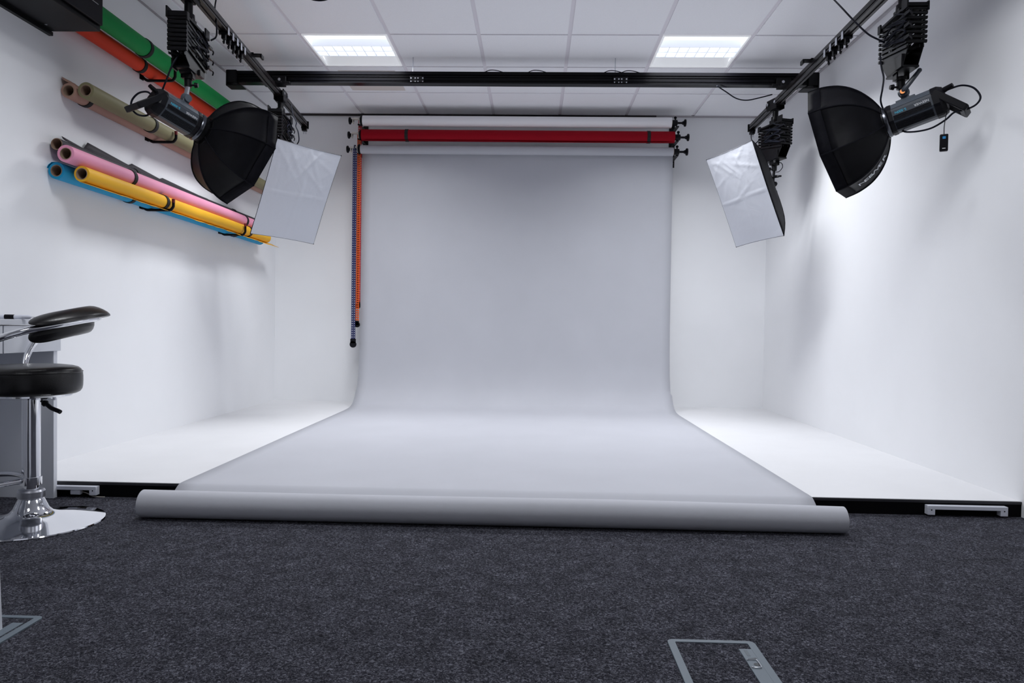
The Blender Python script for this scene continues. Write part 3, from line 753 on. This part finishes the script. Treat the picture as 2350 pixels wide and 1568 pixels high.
wroll('green_roll', 'bright green paper roll, topmost on the left wall beside the black cabinet', -2.25, 2.343, 2.335, 3.53, 6.15, .050, (.0, .26, .055), straps=(ypx(330, 105, -2.25), 5.6))
wroll('orange_roll', 'orange red paper roll just below the green roll on the left wall', -2.338, 2.286, 2.282, 3.53, 6.10, .040, (.72, .045, .012), straps=(ypx(320, 138, -2.338), 5.6))
wroll('brown_roll', 'dusty brown paper roll against the left wall behind the olive roll', -2.353, 1.934, 1.925, 3.60, 6.25, .038, (.40, .235, .18), straps=(ypx(195, 240, -2.353), 5.5), flap=flap_hang(.03, .01, 'up', .004, 0, .35))
wroll('olive_roll', 'olive green paper roll on the middle hooks of the left wall', -2.268, 1.937, 1.925, 3.605, 6.3, .041, (.215, .195, .105), straps=(ypx(345, 287, -2.268), 5.35, 5.6))
wroll('black_roll', 'thin black paper roll against the wall above the pink roll', -2.357, 1.646, 1.626, 3.515, 6.15, .029, (.030, .026, .034), straps=(ypx(308, 390, -2.357), 5.6), flap=flap_hang(.0, .0, 'up', 0, .03, .62, notch=((0, .03), (.12, .055), (.40, .04), (.62, .03))))
wroll('pink_roll', 'pink paper roll resting between the black and yellow rolls', -2.285, 1.590, 1.572, 3.475, 6.1, .042, (.80, .32, .47), straps=(ypx(296, 400, -2.285), 5.62))
wroll('blue_roll', 'bright blue paper roll against the wall behind the yellow roll', -2.348, 1.512, 1.486, 3.50, 6.14, .041, (.005, .27, .50), straps=(ypx(296, 460, -2.348), 5.6), flap=flap_hang(.02, .02, 'in', .002, 0, .1))
wroll('yellow_roll', 'yellow paper roll on the lowest hooks of the left wall', -2.250, 1.507, 1.490, 3.545, 6.03, .039, (.83, .44, .022), straps=(ypx(372, 458, -2.25), 5.62), flap=flap_hang(.010, .016, 'down', .005, 0, 1, .22))

def jhook(tip, xt, zr, label):
    """tip: pixel of the cap, xt: its distance from the wall side, zr: underside of the rolls it carries"""
    p = atx(tip[0], tip[1], xt); y = p.y; z = zr - .0095
    t = thing('wall_hook', label, 'hook', (XL, y, z), 'black roll hooks on the left wall')
    zt_ = max(p.z, z + .045)
    pts = [V((XL + .002, y, z + .035)), V((XL + .012, y, z + .018)), V((XL + .035, y, z + .002)), V((XL + .06, y, z)), V((xt - .03, y, z)), V((xt - .012, y, z + .006)), V((xt - .001, y, z + .022)), V((xt, y, z + .032)), V((xt, y, zt_ - .012))]
    obj('arm', MB().tube(pts, .0085, 10, 4), MBLKM, t)
    obj('wall_plate', MB().bb(XL, XL + .005, y - .02, y + .02, z + .005, z + .075), MBLKM, t, bevel=.001)
    obj('tip_cap', MB().cyl((xt, y, zt_ - .020), (xt, y, zt_ + .002), .0095, seg=12), MTIPR, t, label='dark red plastic cap')
    return t
jhook((402, 152), -2.188, 2.245, 'black hook under the green and orange rolls')
jhook((404, 302), -2.212, 1.892, 'black hook with dark red tip under the olive roll')
jhook((398, 458), -2.196, 1.466, 'black hook with dark red tip under the yellow roll, nearer the camera')
jhook((563, 514), -2.196, 1.454, 'black hook with dark red tip under the far end of the yellow roll')

# black wall cabinet, upper left
t = thing('wall_cabinet', 'black metal cabinet fixed high on the left wall at the corner of the view', 'cabinet', (XL, 3.1, 2.19))
obj('case', MB().bb(XL, -2.135, 2.55, 3.508, 2.190, 2.62), MBLKM, t, bevel=.003)
obj('front_door', MB().bb(-2.133, -2.118, 2.56, 3.50, 2.214, 2.60), MBLK, t, bevel=.004)
obj('wall_flange', MB().bb(XL, XL + .02, 2.5, 3.516, 2.172, 2.190), MBLKM, t)
obj('vent_slot', MB().bb(-2.117, -2.1155, 3.40, 3.46, 2.30, 2.303).bb(-2.117, -2.1155, 3.40, 3.46, 2.33, 2.333), MSTEEL, t)
obj('screw', MB().cyl((XL + .05, 3.42, 2.191), (XL + .05, 3.42, 2.188), .006, seg=10), MSTEEL, t)

# ------------------------------------------------------------------ cables
def cable(label, pts, r=.0044, name='power_cable', group='hanging cables'):
    o = obj(name, MB().tube(pts, r, 8, 8), MCABLE); tag(o, label, 'cable', group); return o
A = aty
cable('black cable sagging from the ceiling to the near right pantograph', [atz(1905, -10, ZC - .005), A(1932, 18, 3.9), A(1962, 50, 3.75), A(1992, 78, 3.65), A(2018, 92, 3.62), A(2030, 98, 3.62)])
cable('dark cable running down from the near right pantograph to its strobe', [A(2020, 128, 3.62), A(2023, 155, 3.60), A(2028, 178, 3.585), A(2025, 205, 3.58), A(2021, 230, 3.59), A(2026, 250, 3.6)])
cable('black cable looping out behind the right strobe and back under it', [A(2160, 214, 3.44), A(2180, 204, 3.42), A(2208, 196, 3.40), A(2235, 202, 3.38), A(2250, 222, 3.36), A(2240, 240, 3.36), A(2215, 252, 3.38), A(2190, 258, 3.40), A(2170, 275, 3.43), A(2140, 293, 3.47), A(2110, 301, 3.50), A(2082, 303, 3.53), A(2070, 300, 3.56)])
cable('black cable sagging between the beam and the far right pantograph', [A(1645, 197, 5.19), A(1665, 210, 5.3), A(1690, 226, 5.4), A(1715, 230, 5.45), A(1745, 224, 5.48), A(1772, 217, 5.5)])
cable('black cable dropping from the far end of the right rail to the softbox', [A(1727, 298, 6.15), A(1724, 312, 5.95), A(1726, 324, 5.75), A(1733, 330, 5.62), A(1745, 318, 5.58)], .004)
cable('dark cable hanging from the ceiling past the left rail to the near pantograph', [atz(498, -12, ZC - .005), A(493, 20, 4.15), A(497, 60, 3.95), A(496, 84, 3.9), A(484, 93, 3.88)], .0045)
cable('black cable running from the near left pantograph down to the back of its strobe', [A(412, 122, 3.62), A(396, 148, 3.60), A(384, 178, 3.60), A(372, 208, 3.62)])
cable('black cable forming a loop behind the left strobe', [A(352, 222, 3.60), A(338, 211, 3.60), A(318, 214, 3.60), A(303, 230, 3.60), A(302, 248, 3.60), A(314, 262, 3.60), A(332, 266, 3.61), A(343, 262, 3.62)], .0048)
cable('thin cable hanging from the far left pantograph beside the rail end', [A(668, 240, 5.25), A(672, 262, 5.25), A(680, 280, 5.25), A(679, 290, 5.25), A(684, 302, 5.25), A(686, 322, 5.26), A(680, 334, 5.27)], .004)
cable('blue black cable looping down from the ceiling at the top edge', [atz(700, -14, ZC - .003), A(712, -3, 4.15), A(735, 1, 4.15), A(756, -4, 4.15), atz(766, -16, ZC - .003)], .005)

# wireless trigger hanging behind the right strobe
tp = A(2166, 328, 3.42)
t = thing('wireless_trigger', 'small black wireless trigger hanging on a thin lead from the right strobe', 'trigger', tp)
RTm = Matrix.Rotation(math.radians(-25), 3, 'Z')
obj('case', MB().box(tp, (.034, .020, .078), RTm), MBLK, t, bevel=.004)
fz = RTm @ V((0, -.0108, 0))
obj('blue_badge', MB().box(tp + fz + V((0, 0, .022)), (.013, .0012, .011), RTm), mat('badge_blue', (.02, .22, .50), .4), t, label='small blue badge')
obj('lettering', MB().box(tp + fz + V((0, 0, -.027)), (.013, .001, .003), RTm), MWLET, t)
obj('lead', MB().tube([tp + V((0, 0, .038)), A(2167, 290, 3.42), A(2170, 270, 3.43), A(2174, 255, 3.44)], .0018, 6, 5), MCABLE, t)

# ------------------------------------------------------------------ bar stool
SC = V((-1.915, 2.71, 0))
t = thing('bar_stool', 'black leather bar stool with chrome column and round chrome base', 'stool', SC)
obj('base', MB().lathe([(.25, 0), (.252, .003), (.25, .007), (.20, .016), (.14, .027), (.095, .036), (.072, .046), (.060, .060), (.052, .078), (.044, .094), (.040, .100), (1e-5, .101)], SC, seg=64), MCHR, t)
obj('collar', MB().lathe([(.040, .098), (.047, .102), (.047, .125), (.042, .132), (.030, .134)], SC, seg=40), MSTEEL, t)
obj('gas_lift', MB().lathe([(.024, .13), (.024, .165), (.031, .166), (.031, .50)], SC, seg=40), MCHR, t)
obj('foot_ring', MB().tube([SC + V(p) for p in ((-.03, -.02, .165), (-.10, -.10, .16), (-.20, -.155, .155), (-.31, -.12, .15), (-.345, 0, .15), (-.31, .12, .15), (-.20, .155, .155), (-.10, .10, .16), (-.03, .02, .165))], .011, 12, 6).cyl(SC + V((0, 0, .15)), SC + V((0, 0, .18)), .036, seg=32), MCHR, t)
st = obj('seat', MB().lathe([(1e-5, .498), (.13, .498), (.152, .500), (.163, .506), (.169, .516), (.1715, .530), (.172, .548), (.1718, .566), (.170, .581), (.165, .592), (.156, .600), (.14, .605), (.11, .609), (.06, .611), (1e-5, .6115)], SC, seg=72), MLEA, t, ang=70)
obj('seat_seam', MB().tube([SC + V((.1700 * math.cos(a), .1700 * math.sin(a), .583)) for a in [2 * PI * k / 64 for k in range(64)]], .0022, 6, closed=True), MLEA, st)
obj('seat_plate', MB().lathe([(1e-5, .482), (.11, .484), (.138, .492), (.138, .499), (1e-5, .499)], SC, seg=48), MCHR, t)
for an in (-.3, 1.8, 3.9): obj('screw', MB().cyl(SC + V((.12 * math.cos(an), .12 * math.sin(an), .480)), SC + V((.12 * math.cos(an), .12 * math.sin(an), .490)), .006, seg=8), MSTEEL, t)
obj('height_lever', MB().tube([SC + V((.06, -.03, .475)), SC + V((.085, -.035, .462)), SC + V((.105, -.04, .45)), SC + V((.135, -.045, .440)), SC + V((.145, -.047, .436))], [.005, .006, .012, .013, .008], 10, 4), MBLK, t)
BC = V((-1.93, 2.71, 0))
def arcp(an, r, z): return BC + V((r * math.cos(an), r * math.sin(an), z))
a0, a1, ac = math.radians(-54), math.radians(88), math.radians(28)
def zt(an): return .812 - .052 * (1 - math.cos(an - ac)) / (1 - math.cos(math.radians(86)))
n = 40
def loft(sec):      # sec(an, f) -> list of (r, z)
    G = []
    for i in range(n + 1):
        f = .5 - .5 * math.cos(PI * i / n); an = a0 + (a1 - a0) * f
        e = min(1, max(0, 1 - (abs(2 * f - 1)) ** 9) ** .5 + .03)
        q = sec(an, f); cr = sum(p[0] for p in q) / len(q); cz = sum(p[1] for p in q) / len(q)
        G.append([arcp(an, cr + (r - cr) * e, cz + (z - cz) * e) for r, z in q] )
        G[-1].append(G[-1][0])
    mb = MB().grid(G); m_ = len(G[0])
    mb.f.append(tuple(range(m_ - 1))); mb.f.append(tuple(n * m_ + k for k in range(m_ - 1)))
    return mb
def ell(cr, cz, rx, rz, tilt=0, k=14):
    o = []
    for i in range(k):
        a = 2 * PI * i / k; x = rx * math.cos(a); z = rz * math.sin(a)
        o.append((cr + x * math.cos(tilt) - z * math.sin(tilt), cz + x * math.sin(tilt) + z * math.cos(tilt)))
    return o
obj('upper_back_cushion', loft(lambda an, f: ell(.240, zt(an) + .007, .041, .0125, -.42)), MLEA, t, ang=70)
obj('lower_back_cushion', loft(lambda an, f: ell(.200 , zt(an) - .046, .022, .034, -.12)), MLEA, t, ang=70)
tubep = [arcp(an, .236, zt(an) - .020) for an in [a0 + (a1 - a0) * k / 10 for k in range(11)]]
nearp = [arcp(a0, .268, zt(a0) - .02)]
arm_near = [V((-2.03, 2.54, .60)), V((-2.05, 2.51, .625)), V((-2.02, 2.48, .655)), V((-1.93, 2.475, .690)), V((-1.85, 2.49, .722))]
arm_far = [V((-1.84, 2.97, .775)), V((-1.93, 2.985, .752)), V((-2.01, 2.965, .735)), V((-2.05, 2.93, .695)), V((-2.055, 2.88, .63)), V((-2.03, 2.83, .575))]
obj('arm_rail', MB().tube(arm_near + tubep + arm_far, .0125, 12, 5), MCHR, t)

# ------------------------------------------------------------------ desk with things on it
t = thing('desk', 'white desk along the left wall behind the bar stool', 'desk', (-2.23, 2.6, 0))
obj('desk_top', MB().bb(XL + .004, -2.078, 1.85, 3.135, .760, .782), MDESK, t, bevel=.002)
for y0, y1 in ((2.79, 3.135), (2.30, 2.784), (1.85, 2.294)):
    obj('drawer', MB().bb(XL + .01, -2.082, y0 + .001, y1, .646, .756), MDESK, t, bevel=.001)
for y in (3.108, 1.87): obj('end_panel', MB().bb(XL + .006, -2.088, y - .012, y + .012, 0, .646), MDESK, t, bevel=.001)
obj('back_panel', MB().bb(XL + .006, XL + .02, 1.88, 3.096, .1, .646), MDESK, t)
c0 = aty(-60, 728, 2.85); c1 = aty(72, 729, 2.90); c0.z = c1.z = .782 + .0092
w = thing('light_wand', 'slim pale grey wand with a black band lying on the white desk', 'wand', (c0 + c1) / 2)
dv = (c1 - c0).normalized()
obj('tube', MB().tube([c0, c1 - dv * .012, c1 - dv * .004, c1], [.009, .009, .0075, .004], 14), MWHITE, w)
mid = aty(22, 728, 2.88); mid.z = c0.z
obj('band', MB().cyl(mid - dv * .017, mid + dv * .017, .0098, seg=16), MBLK, w, label='black band')
obj('tip', MB().cyl(c1, c1 + dv * .012, .0012, seg=6), MSTEEL, w)
# white table whose panel leg just enters the view
t = thing('side_table', 'white table at the extreme left edge, only its panel leg showing', 'table', (-1.6, 1.6, 0))
obj('leg_panel', MB().prism([(-1.72, 0), (-1.322, 0), (-1.352, .70), (-1.72, .70)], lambda p: V((p[0], 1.749, p[1])), lambda p: V((p[0], 1.767, p[1]))), MDESK, t)
obj('leg_panel', MB().bb(-1.72, -1.40, 1.20, 1.218, 0, .70), MDESK, t)
obj('table_top', MB().bb(-1.74, -1.40, 1.19, 1.78, .70, .722), MDESK, t, bevel=.002)

# ------------------------------------------------------------------ floor boxes
def floorbox(x0, x1, y0, y1, label, full=True, flip=False):
    t = thing('floor_box', label, 'floor box', ((x0 + x1) / 2, (y0 + y1) / 2, 0), 'floor socket boxes')
    z = .004; w = .019; f = MB()
    def rr(a0_, a1_, b0, b1, r):
        pts = []
        for cx_, cy_, st_ in ((a1_ - r, b1 - r, 0), (a0_ + r, b1 - r, 90), (a0_ + r, b0 + r, 180), (a1_ - r, b0 + r, 270)):
            for k in range(5): an = math.radians(st_ + 22.5 * k); pts.append((cx_ + r * math.cos(an), cy_ + r * math.sin(an)))
        return pts
    O_ = rr(x0, x1, y0, y1, .016); I_ = rr(x0 + w, x1 - w, y0 + w * .8, y1 - w * .8, .003); n_ = len(O_)
    vs = [V((p[0], p[1], .0)) for p in O_] + [V((p[0] * .0 + p[0], p[1], z)) for p in O_] + [V((p[0], p[1], z)) for p in I_] + [V((p[0], p[1], .0)) for p in I_]
    fs = []
    for q in range(3):
        for k in range(n_): l = (k + 1) % n_; fs.append((q * n_ + k, q * n_ + l, (q + 1) * n_ + l, (q + 1) * n_ + k))
    obj('frame', MB().add(vs, fs), MBOX, t, bevel=.0006)
    obj('carpet_insert', MB().bb(x0 + w + .001, x1 - w - .001, y0 + w * .8 + .001, y1 - w * .8 - .001, .0, .0022), MCARP, t)
    hx0, hx1 = (x1 - w - .031, x1 - w) if not flip else (x1 - w - .034, x1 - w - .006)
    hy0, hy1 = y0 + .03, y1 - .047
    lid = obj('latch_plate', MB().bb(hx0, hx1, hy0, hy1, .0, .0045), MBOX, t, bevel=.0008)
    if full:
        dk = mat('latch_dark', (.02, .026, .033), .5)
        obj('recess', MB().bb(hx0 + .010, hx0 + .018, hy1 - .040, hy1 - .008, .0045, .0048), mat('latch_shade', (.085, .108, .13), .5), lid)
        obj('slot', MB().add([V((hx0 + .004, hy1 - .052, .0049)), V((hx1 - .003, hy1 - .049, .0049)), V((hx1 - .003, hy1 - .053, .0049))], [(0, 1, 2)]), dk, lid)
        cx_, cy_ = (hx0 + hx1) / 2 + .004, hy1 - .083
        obj('finger_hole', MB().cyl((cx_, cy_, .0045), (cx_, cy_, .0049), .0075, seg=20), dk, lid)
        obj('pull_ring', MB().tube([(hx0 + .003, hy1 - .064, .006), (hx0 + .004, hy1 - .061, .0065), (hx1 - .010, hy1 - .061, .0065), (hx1 - .006, hy1 - .066, .0065), (hx1 - .006, hy1 - .096, .0065), (hx1 - .010, hy1 - .101, .0065), (hx0 + .006, hy1 - .101, .0065), (hx0 + .003, hy1 - .097, .006)], .0012, 8, 4), MSTEEL, lid)
    return t
floorbox(.346, .563, 1.50, 1.818, 'grey framed floor socket box in the carpet at the bottom edge, right of centre')
floorbox(-1.50, -1.272, 1.62, 1.853, 'grey framed floor socket box in the carpet at the left edge', False, True)

# ------------------------------------------------------------------ white handles on the platform front
def handle(x0, x1, z0, z1, label, group):
    t = thing('pull_handle', label, 'handle', ((x0 + x1) / 2, PY - .02, z0), group)
    y0, y1 = PY - .034, PY - .006; lw = .030
    obj('bar', MB().bb(x0, x1, y0, y1, z1 - .016, z1), MWHITE, t, bevel=.001)
    for xa, xb in ((x0, x0 + lw), (x1 - lw, x1)):
        leg = obj('leg', MB().bb(xa, xb, y0, y1, z0, z1 - .0161), MWHITE, t, bevel=.001)
        obj('screw', MB().cyl(((xa + xb) / 2, y0 - .001, z1 - .018), ((xa + xb) / 2, y0 + .001, z1 - .018), .0028, seg=10), MBLK, leg)
    return t
handle(1.688, 2.022, .008, .047, 'white U shaped handle fixed to the black platform front on the right', 'white handles on the platform front')
handle(-2.26, -1.912, .012, .050, 'white U shaped handle on the black platform front beside the desk', 'white handles on the platform front')
t = thing('power_adapter', 'small white plug adapter with thin lead on the carpet under the left handle', 'adapter', (-2.0, PY - .03, 0))
obj('case', MB().bb(-2.03, -1.985, PY - .030, PY - .010, .012, .032), MWHITE, t, bevel=.003)
obj('lead', MB().tube([(-1.986, PY - .018, .024), (-1.96, PY - .02, .018), (-1.93, PY - .024, .006), (-1.905, PY - .022, .003), (-1.88, PY - .02, .0025)], .0022, 6, 5), mat('lead_beige', (.45, .42, .38), .5), t)

# ------------------------------------------------------------------ look
sc.view_settings.view_transform = 'Standard'
sc.view_settings.look = 'None'
sc.view_settings.exposure = 0.0
sc.view_settings.gamma = 1.0
sc.cycles.use_denoising = True
sc.cycles.max_bounces = 10; sc.cycles.diffuse_bounces = 6; sc.cycles.glossy_bounces = 4
sc.cycles.sample_clamp_indirect = 6
